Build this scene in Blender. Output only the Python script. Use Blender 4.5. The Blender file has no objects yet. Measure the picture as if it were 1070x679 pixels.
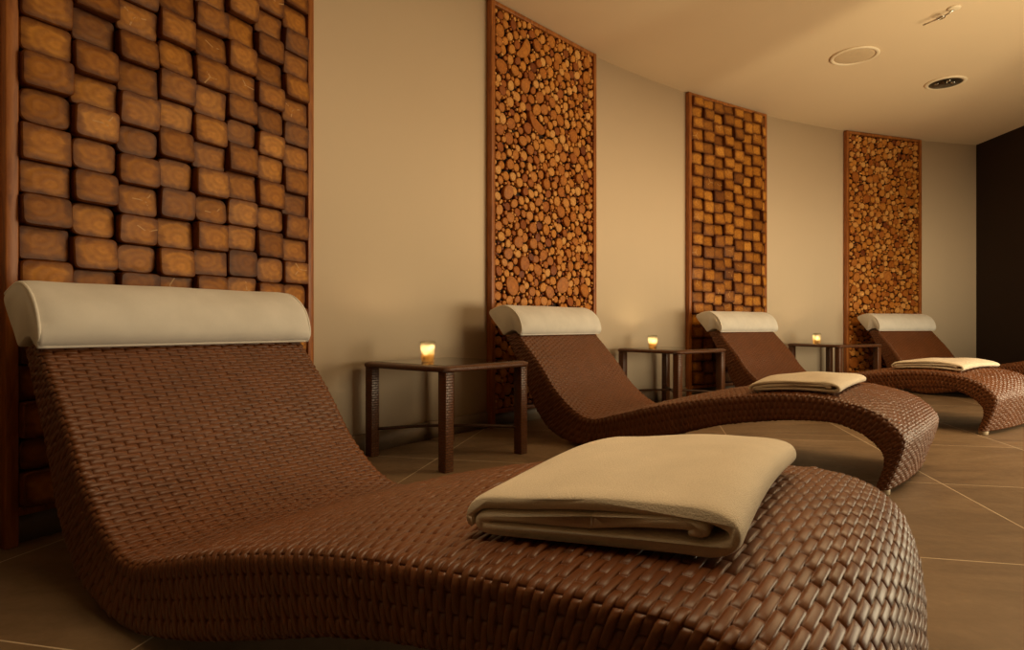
import bpy, math, random
import numpy as np
from mathutils import Vector, Matrix

S = 0.6                      # metres per eye height (the camera stands 0.6 m above the floor)
random.seed(7)
rng = np.random.default_rng(7)
scene = bpy.context.scene
COL = scene.collection

# ------------------------------------------------------------------ camera
cam_data = bpy.data.cameras.new('camera')
cam_data.sensor_width = 36.0
cam_data.lens = 650.0 / 1070.0 * 36.0
cam_data.clip_start = 0.01
cam = bpy.data.objects.new('camera', cam_data)
COL.objects.link(cam)
cam.location = (0, 0, 1.0 * S)
cam.rotation_euler = (math.pi / 2, 0, 0)
scene.camera = cam

# ------------------------------------------------------------------ colour management
scene.view_settings.view_transform = 'Standard'
scene.view_settings.look = 'None'
scene.view_settings.gamma = 1.0
scene.view_settings.use_curve_mapping = False
scene.view_settings.exposure = 0.07

# ------------------------------------------------------------------ world and lights
WARM = (1.0, 0.60, 0.28)
world = bpy.data.worlds.new('world')
scene.world = world
world.use_nodes = True
world.node_tree.nodes['Background'].inputs['Color'].default_value = (1.0, 0.55, 0.24, 1)
world.node_tree.nodes['Background'].inputs['Strength'].default_value = 0.015


def area_light(name, loc, target, size, size_y, power, color=WARM, spread=180):
    l = bpy.data.lights.new(name, 'AREA')
    l.shape = 'RECTANGLE'
    l.size, l.size_y = size * S, size_y * S
    l.energy = power
    l.color = color
    l.spread = math.radians(spread)
    o = bpy.data.objects.new(name, l)
    COL.objects.link(o)
    o.location = Vector(loc) * S
    d = Vector(target) - Vector(loc)
    o.rotation_euler = d.to_track_quat('-Z', 'Y').to_euler()
    return o


PALE = (1.0, 0.83, 0.53)
KEY = area_light('window_light', (6.85, 3.2, 0.92), (-0.8, 5.6, 0.95), 3.6, 1.65, 66, PALE)
KEY_FAR = area_light('far_side_fill', (7.4, 6.5, 0.95), (3.2, 9.6, 1.05), 1.7, 1.0, 16, PALE)  # unseen light added for highlights on the chaise fronts and a brighter far wall
FILL = area_light('overhead_fill', (4.8, 4.1, 4.05), (4.8, 4.15, 0.0), 3.2, 2.4, 48, (1.0, 0.72, 0.39))  # unseen overhead fill, added to brighten floor, towels and chaise tops
FILL_NEAR = area_light('near_overhead_fill', (0.0, 1.7, 4.05), (0.0, 1.75, 0.0), 2.2, 1.6, 5.5, (1.0, 0.74, 0.42), 84)  # unseen narrow fill, added to lift the left floor and nearest chaise
UP = bpy.data.lights.new('uplight', 'POINT')
UP.energy = 145
UP.color = (1.0, 0.86, 0.52)
UP.shadow_soft_size = 0.10
UPO = bpy.data.objects.new('uplight', UP)
COL.objects.link(UPO)
UPO.location = Vector((4.95, 2.6, 0.9)) * S
# angular mask on the uplight: dimmed sectors shaped to put shadow wedges on the ceiling
UP.use_nodes = True
nt = UP.node_tree
em = nt.nodes['Emission']
tc = nt.nodes.new('ShaderNodeTexCoord')
sep = nt.nodes.new('ShaderNodeSeparateXYZ')
nt.links.new(tc.outputs['Normal'], sep.inputs[0])


def lm(op, a, b=None, c=None):
    n = nt.nodes.new('ShaderNodeMath')
    n.operation = op
    for i, v in enumerate((a, b, c)):
        if v is None:
            continue
        if isinstance(v, (int, float)):
            n.inputs[i].default_value = v
        else:
            nt.links.new(v, n.inputs[i])
    return n.outputs[0]


def smooth(v, lo, hi):
    n = nt.nodes.new('ShaderNodeMapRange')
    n.interpolation_type = 'SMOOTHSTEP'
    n.inputs['From Min'].default_value = lo
    n.inputs['From Max'].default_value = hi
    nt.links.new(v, n.inputs['Value'])
    return n.outputs['Result']


az = lm('ARCTAN2', sep.outputs['X'], sep.outputs['Y'])          # 0 = straight ahead, negative = left
hor = lm('SQRT', lm('ADD', lm('MULTIPLY', sep.outputs['X'], sep.outputs['X']), lm('MULTIPLY', sep.outputs['Y'], sep.outputs['Y'])))
el = lm('ARCTAN2', sep.outputs['Z'], hor)
left_on = lm('SUBTRACT', 1.0, smooth(az, -0.775, -0.70))
right_on = smooth(az, -0.43, -0.36)
closed2 = smooth(az, 0.17, 0.26)
fan = lm('ADD', lm('ADD', lm('MULTIPLY', left_on, 0.5), right_on), -0.0)
fan = lm('MULTIPLY', fan, lm('SUBTRACT', 1.0, lm('MULTIPLY', closed2, 0.8)))
fan = lm('ADD', 0.22, lm('MULTIPLY', fan, 0.78))
gate = smooth(el, 0.30, 0.50)
nt.links.new(lm('MULTIPLY', lm('MULTIPLY', fan, gate), 1.0), em.inputs['Strength'])

# ------------------------------------------------------------------ helpers


def tag(o, label=None, cat=None, group=None, kind=None):
    if label:
        o['label'] = label
    if cat:
        o['category'] = cat
    if group:
        o['group'] = group
    if kind:
        o['kind'] = kind
    return o


def empty(name, loc=(0, 0, 0), rz=0.0):
    o = bpy.data.objects.new(name, None)
    o.empty_display_size = 0.1
    COL.objects.link(o)
    o.location = loc
    o.rotation_euler = (0, 0, rz)
    return o


def link(name, me, mat=None, parent=None, loc=None, rot=None, smooth_shade=True):
    o = bpy.data.objects.new(name, me)
    COL.objects.link(o)
    if mat and not me.materials:
        me.materials.append(mat)
    if parent:
        o.parent = parent
    if loc is not None:
        o.location = loc
    if rot is not None:
        o.rotation_euler = rot
    if smooth_shade:
        me.polygons.foreach_set('use_smooth', [True] * len(me.polygons))
    return o


def copy_tree(o, parent=None):
    c = o.copy()
    COL.objects.link(c)
    c.parent = parent
    for ch in list(o.children):
        copy_tree(ch, c)
    return c


class MB:
    """collects vertices and faces of one mesh (coordinates in metres)"""

    def __init__(self):
        self.v, self.f, self.loc, self.tone = [], [], [], []

    def add(self, vs, fs, locs=None, tone=0.5):
        b = len(self.v)
        self.v += [tuple(p) for p in vs]
        self.f += [tuple(b + i for i in q) for q in fs]
        self.loc += locs if locs is not None else [(0, 0, 0)] * len(vs)
        self.tone += [tone] * len(vs)

    def box(self, x0, x1, y0, y1, z0, z1, bev=0.0):
        if bev <= 0:
            vs = [(x, y, z) for z in (z0, z1) for y in (y0, y1) for x in (x0, x1)]
            self.add(vs, [(0, 2, 3, 1), (4, 5, 7, 6), (0, 1, 5, 4), (2, 6, 7, 3), (0, 4, 6, 2), (1, 3, 7, 5)])
            return
        import bmesh
        bm = bmesh.new()
        bmesh.ops.create_cube(bm, size=1.0)
        for v in bm.verts:
            v.co = Vector(((x0 + x1) / 2 + v.co.x * (x1 - x0), (y0 + y1) / 2 + v.co.y * (y1 - y0), (z0 + z1) / 2 + v.co.z * (z1 - z0)))
        bmesh.ops.bevel(bm, geom=bm.edges[:], offset=bev, segments=2, profile=0.5, affect='EDGES')
        bm.verts.index_update()
        self.add([v.co[:] for v in bm.verts], [[v.index for v in q.verts] for q in bm.faces])
        bm.free()

    def lathe(self, prof, n=32, center=(0, 0, 0), close_ends=True):
        vs, fs = [], []
        cx, cy, cz = center
        for (r, z) in prof:
            for i in range(n):
                a = 2 * math.pi * i / n
                vs.append((cx + r * math.cos(a), cy + r * math.sin(a), cz + z))
        for k in range(len(prof) - 1):
            for i in range(n):
                j = (i + 1) % n
                fs.append((k * n + i, k * n + j, (k + 1) * n + j, (k + 1) * n + i))
        if close_ends:
            fs.append(tuple(range(n - 1, -1, -1)))
            fs.append(tuple((len(prof) - 1) * n + i for i in range(n)))
        self.add(vs, fs)

    def tube(self, pts, r, n=8, closed=False):
        pts = [Vector(p) for p in pts]
        m = len(pts)
        vs, fs = [], []
        for i, p in enumerate(pts):
            if closed:
                t = pts[(i + 1) % m] - pts[i - 1]
            else:
                t = pts[min(i + 1, m - 1)] - pts[max(i - 1, 0)]
            t.normalize()
            up = Vector((0, 0, 1)) if abs(t.z) < 0.9 else Vector((1, 0, 0))
            a = t.cross(up).normalized()
            b = a.cross(t)
            for k in range(n):
                q = 2 * math.pi * k / n
                vs.append(p + (a * math.cos(q) + b * math.sin(q)) * r)
        for i in range(m if closed else m - 1):
            for k in range(n):
                i2 = (i + 1) % m
                fs.append((i * n + k, i * n + (k + 1) % n, i2 * n + (k + 1) % n, i2 * n + k))
        if not closed:
            fs.append(tuple(range(n - 1, -1, -1)))
            fs.append(tuple((m - 1) * n + k for k in range(n)))
        self.add(vs, fs)

    def mesh(self, name, attrs=False):
        me = bpy.data.meshes.new(name)
        me.from_pydata(self.v, [], self.f)
        if attrs:
            a = me.attributes.new('grain', 'FLOAT_VECTOR', 'POINT')
            a.data.foreach_set('vector', np.array(self.loc, dtype=np.float32).ravel())
            t = me.attributes.new('tone', 'FLOAT', 'POINT')
            t.data.foreach_set('value', np.array(self.tone, dtype=np.float32))
        me.validate()
        me.update()
        return me

    def build(self, name, mat, parent=None, loc=None, rot=None, smooth_shade=True, attrs=False):
        return link(name, self.mesh(name, attrs), mat, parent, loc, rot, smooth_shade)


def grid_mesh(name, V, closed_v=False, cap=False):
    """V: array (n, m, 3) -> mesh of quads"""
    n, m = V.shape[:2]
    idx = np.arange(n * m).reshape(n, m)
    if closed_v:
        idx = np.concatenate([idx, idx[:, :1]], axis=1)
    q = np.stack([idx[:-1, :-1], idx[1:, :-1], idx[1:, 1:], idx[:-1, 1:]], axis=-1).reshape(-1, 4)
    me = bpy.data.meshes.new(name)
    me.vertices.add(n * m)
    me.vertices.foreach_set('co', V.reshape(-1).astype(np.float32))
    caps = []
    if cap:
        caps = [list(range(m)), [(n - 1) * m + i for i in range(m - 1, -1, -1)]]
    nl = q.size + sum(len(c) for c in caps)
    loops = np.concatenate([q.ravel()] + [np.array(c) for c in caps]) if caps else q.ravel()
    me.loops.add(nl)
    me.loops.foreach_set('vertex_index', loops.astype(np.int32))
    starts = np.arange(len(q)) * 4
    tot = np.full(len(q), 4)
    for c in caps:
        starts = np.append(starts, starts[-1] + tot[-1])
        tot = np.append(tot, len(c))
    me.polygons.add(len(starts))
    me.polygons.foreach_set('loop_start', starts.astype(np.int32))
    me.polygons.foreach_set('loop_total', tot.astype(np.int32))
    me.update(calc_edges=True)
    me.validate()
    return me


def crom(P, n=24):
    P = np.array(P, float)
    Q = np.vstack([2 * P[0] - P[1], P, 2 * P[-1] - P[-2]])
    out = []
    for i in range(1, len(Q) - 2):
        a, b, c, d = Q[i - 1:i + 3]
        t = np.linspace(0, 1, n, endpoint=False)[:, None]
        out.append(.5 * (2 * b + (c - a) * t + (2 * a - 5 * b + 4 * c - d) * t * t + (3 * b - a - 3 * c + d) * t ** 3))
    out.append(P[-1:])
    return np.vstack(out)


def crom_loop(P, n=12):
    P = np.array(P, float)
    m = len(P)
    out = []
    t = np.linspace(0, 1, n, endpoint=False)[:, None]
    for i in range(m):
        a, b, c, d = P[i - 1], P[i], P[(i + 1) % m], P[(i + 2) % m]
        out.append(.5 * (2 * b + (c - a) * t + (2 * a - 5 * b + 4 * c - d) * t * t + (3 * b - a - 3 * c + d) * t ** 3))
    return np.vstack(out)


# ------------------------------------------------------------------ materials


def new_mat(name):
    m = bpy.data.materials.new(name)
    m.use_nodes = True
    t = m.node_tree
    return m, t, t.nodes['Principled BSDF']


class NT:
    def __init__(self, t):
        self.t = t

    def n(self, kind, **kw):
        o = self.t.nodes.new(kind)
        for k, v in kw.items():
            setattr(o, k, v)
        return o

    def set(self, sock, v):
        if isinstance(v, bpy.types.NodeSocket):
            self.t.links.new(v, sock)
        else:
            sock.default_value = v

    def math(self, op, a, b=0.0, c=0.0, clamp=False):
        o = self.n('ShaderNodeMath', operation=op, use_clamp=clamp)
        for i, v in enumerate((a, b, c)):
            self.set(o.inputs[i], v)
        return o.outputs[0]

    def noise(self, vec, scale, detail=4, rough=0.5, dist=0.0):
        o = self.n('ShaderNodeTexNoise')
        if vec is not None:
            self.set(o.inputs['Vector'], vec)
        o.inputs['Scale'].default_value = scale
        o.inputs['Detail'].default_value = detail
        o.inputs['Roughness'].default_value = rough
        o.inputs['Distortion'].default_value = dist
        return o.outputs['Fac']

    def ramp(self, fac, stops):
        o = self.n('ShaderNodeValToRGB')
        self.set(o.inputs['Fac'], fac)
        e = o.color_ramp.elements
        while len(e) < len(stops):
            e.new(0.5)
        for el_, (p, c) in zip(e, stops):
            el_.position = p
            el_.color = (*c, 1)
        return o.outputs['Color']

    def mix(self, fac, a, b, mode='MIX'):
        o = self.n('ShaderNodeMix', data_type='RGBA', blend_type=mode)
        self.set(o.inputs[0], fac)
        self.set(o.inputs[6], a if isinstance(a, bpy.types.NodeSocket) else (*a, 1))
        self.set(o.inputs[7], b if isinstance(b, bpy.types.NodeSocket) else (*b, 1))
        return o.outputs[2]

    def bump(self, h, strength, dist=0.01):
        o = self.n('ShaderNodeBump')
        o.inputs['Strength'].default_value = strength
        o.inputs['Distance'].default_value = dist
        self.set(o.inputs['Height'], h)
        return o.outputs['Normal']

    def coord(self, which='Object'):
        return self.n('ShaderNodeTexCoord').outputs[which]


def plaster(name, col, bump=0.04):
    m, t, b = new_mat(name)
    k = NT(t)
    v = k.coord()
    n1 = k.noise(v, 1.3, 3)
    k.set(b.inputs['Base Color'], k.mix(n1, tuple(c * 0.96 for c in col), tuple(min(1, c * 1.03) for c in col)))
    b.inputs['Roughness'].default_value = 0.75
    b.inputs['Specular IOR Level'].default_value = 0.25
    k.set(b.inputs['Normal'], k.bump(k.noise(v, 160, 3), bump, 0.003))
    return m


M_WALL = plaster('cream_wall_paint', (0.76, 0.615, 0.45))
M_CEIL = plaster('ceiling_paint', (0.77, 0.585, 0.385), 0.02)
M_DARKWALL = plaster('dark_brown_wall_paint', (0.030, 0.017, 0.012))

# floor tiles -----------------------------------------------------
THETA = math.radians(12.49)


def floor_material():
    m, t, b = new_mat('stone_floor_tiles')
    k = NT(t)
    geo = k.n('ShaderNodeNewGeometry').outputs['Position']
    s = k.n('ShaderNodeSeparateXYZ')
    k.set(s.inputs[0], geo)
    X = k.math('MULTIPLY', s.outputs['X'], 1 / S)
    Y = k.math('MULTIPLY', s.outputs['Y'], 1 / S)
    p = k.math('SUBTRACT', k.math('MULTIPLY', X, math.cos(THETA)), k.math('MULTIPLY', Y, math.sin(THETA)))
    q = k.math('ADD', k.math('MULTIPLY', X, math.sin(THETA)), k.math('MULTIPLY', Y, math.cos(THETA)))
    TW, TL = 1.118, 1.42
    pu = k.math('DIVIDE', k.math('ADD', p, 1.556 + 20 * TW), TW)
    qu = k.math('DIVIDE', k.math('ADD', q, -1.575 + 20 * TL), TL)
    pf, qf = k.math('FRACT', pu), k.math('FRACT', qu)

    def edge(fr, size):
        d = k.math('MULTIPLY', k.math('SUBTRACT', 0.5, k.math('ABSOLUTE', k.math('SUBTRACT', fr, 0.5))), size)
        return k.math('LESS_THAN', d, 0.0034)
    grout = k.math('MAXIMUM', edge(pf, TW), edge(qf, TL))
    cid = k.n('ShaderNodeCombineXYZ')
    k.set(cid.inputs[0], k.math('FLOOR', pu))
    k.set(cid.inputs[1], k.math('FLOOR', qu))
    wn = k.n('ShaderNodeTexWhiteNoise')
    k.set(wn.inputs['Vector'], cid.outputs[0])
    # per tile shifted stone pattern
    vm = k.n('ShaderNodeVectorMath', operation='MULTIPLY_ADD')
    k.set(vm.inputs[0], wn.outputs['Color'])
    vm.inputs[1].default_value = (7, 7, 7)
    k.set(vm.inputs[2], geo)
    mp = k.n('ShaderNodeMapping')
    mp.inputs['Rotation'].default_value = (0, 0, 0.6)
    mp.inputs['Scale'].default_value = (1.0, 2.6, 1.0)
    k.set(mp.inputs['Vector'], vm.outputs[0])
    n1 = k.noise(mp.outputs[0], 2.2, 7, 0.62, 1.2)
    n2 = k.noise(geo, 38, 5, 0.6)
    c = k.ramp(n1, [(0.28, (0.115, 0.070, 0.038)), (0.5, (0.195, 0.126, 0.070)), (0.62, (0.228, 0.15, 0.086)), (0.78, (0.32, 0.22, 0.13))])
    c = k.mix(k.math('MULTIPLY', n2, 0.45), c, (0.15, 0.095, 0.053))
    tone = k.math('ADD', 0.9, k.math('MULTIPLY', wn.outputs['Value'], 0.2))
    hs = k.n('ShaderNodeHueSaturation')
    k.set(hs.inputs['Value'], tone)
    k.set(hs.inputs['Color'], c)
    c = k.mix(grout, hs.outputs[0], (0.58, 0.46, 0.32))
    k.set(b.inputs['Base Color'], c)
    k.set(b.inputs['Roughness'], k.math('ADD', 0.38, k.math('MULTIPLY', n2, 0.25)))
    b.inputs['Specular IOR Level'].default_value = 0.4
    k.set(b.inputs['Normal'], k.bump(k.math('SUBTRACT', n2, k.math('MULTIPLY', grout, 1.0)), 0.12, 0.004))
    return m


M_FLOOR = floor_material()


def stone_trim():
    m, t, b = new_mat('stone_skirting')
    k = NT(t)
    v = k.coord()
    n1 = k.noise(v, 4, 6, 0.6, 0.8)
    k.set(b.inputs['Base Color'], k.ramp(n1, [(0.3, (0.13, 0.09, 0.058)), (0.7, (0.23, 0.165, 0.11))]))
    b.inputs['Roughness'].default_value = 0.5
    return m


M_SKIRT = stone_trim()


def rattan_material(name='woven_rattan', col=(0.132, 0.042, 0.0120), rough=0.41):
    m, t, b = new_mat(name)
    k = NT(t)
    v = k.coord()
    mp = k.n('ShaderNodeMapping')
    mp.inputs['Scale'].default_value = (3.0, 0.35, 1.0)
    k.set(mp.inputs['Vector'], v)
    n1 = k.noise(mp.outputs[0], 90, 4, 0.6)
    n2 = k.noise(v, 9, 2)
    f = k.math('ADD', k.math('MULTIPLY', n1, 0.65), k.math('MULTIPLY', n2, 0.35))
    k.set(b.inputs['Base Color'], k.ramp(f, [(0.3, tuple(c * 0.72 for c in col)), (0.7, tuple(c * 1.25 for c in col))]))
    b.inputs['Roughness'].default_value = rough
    b.inputs['Specular IOR Level'].default_value = 0.45
    k.set(b.inputs['Normal'], k.bump(n1, 0.10, 0.001))
    return m


M_RATTAN = rattan_material()


def weave_bump(name, axis, sx, sy, col=(0.115, 0.040, 0.013), strength=1.0):
    """small woven strap pattern for the table frames; axis picks the running direction"""
    m, t, b = new_mat(name)
    k = NT(t)
    v = k.coord()
    s = k.n('ShaderNodeSeparateXYZ')
    k.set(s.inputs[0], v)
    c = k.n('ShaderNodeCombineXYZ')
    if axis == 'z':
        k.set(c.inputs[0], k.math('ADD', s.outputs['X'], s.outputs['Y']))
        k.set(c.inputs[1], s.outputs['Z'])
    else:
        k.set(c.inputs[0], k.math('ADD', s.outputs['X'], s.outputs['Y']))
        k.set(c.inputs[1], k.math('ADD', k.math('SUBTRACT', s.outputs['X'], s.outputs['Y']), s.outputs['Z']))
    br = k.n('ShaderNodeTexBrick')
    k.set(br.inputs['Vector'], c.outputs[0])
    br.offset = 0.5
    br.inputs['Scale'].default_value = 1.0
    br.inputs['Brick Width'].default_value = sx
    br.inputs['Row Height'].default_value = sy
    br.inputs['Mortar Size'].default_value = min(sx, sy) * 0.16
    br.inputs['Mortar Smooth'].default_value = 0.9
    br.inputs['Color1'].default_value = (1, 1, 1, 1)
    br.inputs['Color2'].default_value = (0.8, 0.8, 0.8, 1)
    br.inputs['Mortar'].default_value = (0, 0, 0, 1)
    bw = k.n('ShaderNodeRGBToBW')
    k.set(bw.inputs[0], br.outputs['Color'])
    k.set(b.inputs['Base Color'], k.mix(bw.outputs[0], tuple(x * 0.5 for x in col), tuple(x * 1.2 for x in col)))
    b.inputs['Roughness'].default_value = 0.34
    k.set(b.inputs['Normal'], k.bump(bw.outputs[0], strength, 0.004))
    return m


M_LEG = weave_bump('woven_table_leg', 'z', 0.024, 0.011)
M_RIM = weave_bump('woven_table_rim', 'xy', 0.040, 0.013)


def plain(name, col, rough=0.5, metal=0.0, spec=0.5):
    m, t, b = new_mat(name)
    k = NT(t)
    n1 = k.noise(k.coord(), 40, 3)
    k.set(b.inputs['Base Color'], k.mix(n1, tuple(c * 0.9 for c in col), tuple(min(1, c * 1.1) for c in col)))
    b.inputs['Roughness'].default_value = rough
    b.inputs['Metallic'].default_value = metal
    b.inputs['Specular IOR Level'].default_value = spec
    return m


M_BAR = plain('dark_brown_bar', (0.055, 0.024, 0.012), 0.35)
M_GLASS_TOP = plain('tinted_table_glass', (0.030, 0.017, 0.010), 0.06, 0.0, 0.8)
M_FOOT = plain('beige_foot_cap', (0.50, 0.40, 0.27), 0.5)
M_METAL = plain('satin_chrome', (0.62, 0.58, 0.52), 0.22, 1.0)
M_WHITEPL = plain('white_plastic', (0.82, 0.66, 0.46), 0.5)
M_GRILLE = plain('speaker_grille', (0.64, 0.47, 0.29), 0.6)
M_DARKREF = plain('dark_reflector', (0.10, 0.075, 0.05), 0.15, 0.8)


def wax_material():
    m, t, b = new_mat('candle_wax')
    k = NT(t)
    b.inputs['Base Color'].default_value = (0.9, 0.72, 0.42, 1)
    b.inputs['Roughness'].default_value = 0.6
    tr = k.n('ShaderNodeBsdfTranslucent')
    tr.inputs['Color'].default_value = (1.0, 0.78, 0.42, 1)
    mx = k.n('ShaderNodeMixShader')
    mx.inputs[0].default_value = 0.7
    t.links.new(b.outputs[0], mx.inputs[1])
    t.links.new(tr.outputs[0], mx.inputs[2])
    t.links.new(mx.outputs[0], t.nodes['Material Output'].inputs['Surface'])
    return m


M_WAX = wax_material()


def fabric(name, col, scale, strength, dist):
    m, t, b = new_mat(name)
    k = NT(t)
    v = k.coord()
    n1 = k.noise(v, scale, 4, 0.7)
    n2 = k.noise(v, 14, 3)
    f = k.math('ADD', k.math('MULTIPLY', n1, 0.5), k.math('MULTIPLY', n2, 0.5))
    k.set(b.inputs['Base Color'], k.ramp(f, [(0.3, tuple(c * 0.88 for c in col)), (0.7, tuple(min(1, c * 1.06) for c in col))]))
    b.inputs['Roughness'].default_value = 0.95
    b.inputs['Specular IOR Level'].default_value = 0.1
    b.inputs['Sheen Weight'].default_value = 0.25
    b.inputs['Sheen Roughness'].default_value = 0.5
    k.set(b.inputs['Normal'], k.bump(n1, strength, dist))
    return m


M_TOWEL = fabric('terry_towel', (0.73, 0.63, 0.49), 420, 0.6, 0.003)
M_CUSH = fabric('cream_cushion_cloth', (0.74, 0.71, 0.66), 700, 0.15, 0.001)
M_PIPE = fabric('cream_piping_cloth', (0.82, 0.78, 0.71), 700, 0.15, 0.001)


def wood_frame():
    m, t, b = new_mat('stained_frame_wood')
    k = NT(t)
    v = k.coord()
    mp = k.n('ShaderNodeMapping')
    mp.inputs['Scale'].default_value = (14, 14, 1.6)
    k.set(mp.inputs['Vector'], v)
    n1 = k.noise(mp.outputs[0], 3.0, 6, 0.6, 1.5)
    n2 = k.noise(v, 5, 3)
    c = k.ramp(n1, [(0.25, (0.15, 0.038, 0.007)), (0.5, (0.40, 0.125, 0.019)), (0.75, (0.60, 0.22, 0.042))])
    c = k.mix(k.math('MULTIPLY', n2, 0.5), c, (0.18, 0.046, 0.009))
    k.set(b.inputs['Base Color'], c)
    b.inputs['Roughness'].default_value = 0.42
    k.set(b.inputs['Normal'], k.bump(n1, 0.15, 0.003))
    return m


M_FRAME = wood_frame()
M_BACK = plain('dark_backing_board', (0.035, 0.014, 0.006), 0.7)


def grain_wood(name, stops, ring, bark, star, rough=0.5):
    """end-grain wood: 'grain' carries the piece's own coordinates (x, y in -1..1, z = seed)"""
    m, t, b = new_mat(name)
    k = NT(t)
    at = k.n('ShaderNodeAttribute', attribute_name='grain')
    tn = k.n('ShaderNodeAttribute', attribute_name='tone').outputs['Fac']
    s = k.n('ShaderNodeSeparateXYZ')
    k.set(s.inputs[0], at.outputs['Vector'])
    nz = k.noise(at.outputs['Vector'], 1.3, 4, 0.55, 0.6)
    fine = k.noise(at.outputs['Vector'], 9.0, 4, 0.6)
    ox = k.math('SUBTRACT', s.outputs['X'], k.math('MULTIPLY', k.math('SINE', k.math('MULTIPLY', s.outputs['Z'], 12.9)), ring[2]))
    oy = k.math('SUBTRACT', s.outputs['Y'], k.math('MULTIPLY', k.math('SINE', k.math('MULTIPLY', s.outputs['Z'], 7.3)), ring[2]))
    r = k.math('SQRT', k.math('ADD', k.math('MULTIPLY', ox, ox), k.math('MULTIPLY', oy, oy)))
    rr = k.math('ADD', k.math('MULTIPLY', r, ring[0]), k.math('MULTIPLY', nz, 5.0))
    rings = k.math('MULTIPLY', k.math('ADD', k.math('SINE', rr), 1.0), 0.5)
    c = k.ramp(tn, stops)
    c = k.mix(k.math('MULTIPLY', rings, ring[1]), c, k.mix(1.0, c, (0.50, 0.36, 0.24), 'MULTIPLY'))
    c = k.mix(k.math('MULTIPLY', k.math('SUBTRACT', nz, 0.35, clamp=True), 2.2, clamp=True), c, k.mix(1.0, c, (0.62, 0.5, 0.4), 'MULTIPLY'))
    c = k.mix(k.math('MULTIPLY', fine, 0.35), c, k.mix(1.0, c, (0.6, 0.5, 0.42), 'MULTIPLY'))
    if star:
        m4 = k.math('POWER', k.math('ADD', k.math('POWER', k.math('ABSOLUTE', s.outputs['X']), 4.0), k.math('POWER', k.math('ABSOLUTE', s.outputs['Y']), 4.0)), 0.25)
        c = k.mix(k.math('MULTIPLY', k.math('SUBTRACT', k.math('ADD', m4, k.math('MULTIPLY', nz, 0.5)), 0.82, clamp=True), 2.6, clamp=True), c, k.mix(1.0, c, (0.34, 0.24, 0.16), 'MULTIPLY'))
    # paler heart wood
    heart = k.math('SUBTRACT', 1.0, k.math('DIVIDE', r, 0.75), clamp=True)
    c = k.mix(k.math('MULTIPLY', heart, 0.28), c, k.mix(1.0, c, (1.4, 1.35, 1.15), 'MULTIPLY'))
    if star:
        ang = k.math('ARCTAN2', oy, ox)
        sp = k.math('ABSOLUTE', k.math('SINE', k.math('ADD', k.math('MULTIPLY', ang, 1.5), k.math('MULTIPLY', s.outputs['Z'], 40.0))))
        w = k.math('MULTIPLY', sp, r)
        on = k.math('MULTIPLY', k.math('LESS_THAN', w, 0.055), k.math('LESS_THAN', r, 0.62))
        seed = k.math('FRACT', k.math('MULTIPLY', s.outputs['Z'], 17.77))
        on = k.math('MULTIPLY', on, k.math('GREATER_THAN', seed, 0.80))
        on = k.math('MULTIPLY', on, k.math('GREATER_THAN', nz, 0.46))
        c = k.mix(k.math('MULTIPLY', on, 0.7), c, (0.66, 0.40, 0.16))
    if bark:
        e = k.math('GREATER_THAN', s.outputs['Z'], 1.5)
        c = k.mix(e, c, (0.05, 0.017, 0.006))
    k.set(b.inputs['Base Color'], c)
    b.inputs['Roughness'].default_value = rough
    b.inputs['Specular IOR Level'].default_value = 0.34
    k.set(b.inputs['Normal'], k.bump(k.math('ADD', rings, fine), 0.18, 0.002))
    return m


M_BLOCK = grain_wood('waxed_wood_block', [(0.0, (0.24, 0.080, 0.009)), (0.5, (0.52, 0.205, 0.019)), (1.0, (0.80, 0.37, 0.060))], (16.0, 0.30, 0.35), True, True, 0.48)
M_SLICE = grain_wood('log_slice_wood', [(0.0, (0.22, 0.055, 0.010)), (0.3, (0.42, 0.125, 0.018)), (0.6, (0.70, 0.29, 0.048)), (1.0, (0.86, 0.46, 0.14))], (14.0, 0.22, 0.12), True, False, 0.5)

# ------------------------------------------------------------------ the room (wall is an arc; angles seen from its centre)
CX, CY, CR = 10.78, -3.2, 14.4
H = 4.17


def on_wall(a, r=CR):
    a = math.radians(a)
    return (CX + r * math.cos(a), CY + r * math.sin(a))


def wall_angle(px):
    t = (px - 535.0) / 650.0
    a = t * t + 1
    b = -2 * (t * CX + CY)
    c = CX * CX + CY * CY - CR * CR
    Z = (-b + math.sqrt(b * b - 4 * a * c)) / (2 * a)
    return math.degrees(math.atan2(Z - CY, t * Z - CX))


def arc_strip(name, r0, r1, z0, z1, a0, a1, mat, n=90):
    mb = MB()
    for i in range(n):
        a, b = a0 + (a1 - a0) * i / n, a0 + (a1 - a0) * (i + 1) / n
        p = [on_wall(a, r0), on_wall(b, r0), on_wall(b, r1), on_wall(a, r1)]
        base = len(mb.v)
        mb.v += [(x * S, y * S, z * S) for z in (z0, z1) for (x, y) in p]
        mb.loc += [(0, 0, 0)] * 8
        mb.tone += [.5] * 8
        q = [(3, 2, 1, 0), (4, 5, 6, 7), (0, 1, 5, 4), (2, 3, 7, 6)]
        if i == 0:
            q.append((3, 0, 4, 7))
        if i == n - 1:
            q.append((1, 2, 6, 5))
        mb.f += [tuple(base + j for j in w) for w in q]
    return mb.build(name, mat)


A_CORNER = wall_angle(1020)
corner = on_wall(A_CORNER)
w = arc_strip('wall_back', CR, CR + 0.25, 0, H, A_CORNER - 1.2, 172, M_WALL)
tag(w, kind='structure')
w = arc_strip('baseboard_back', CR - 0.022, CR, 0, 0.153, A_CORNER, 172, M_SKIRT)
tag(w, kind='structure')

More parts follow.
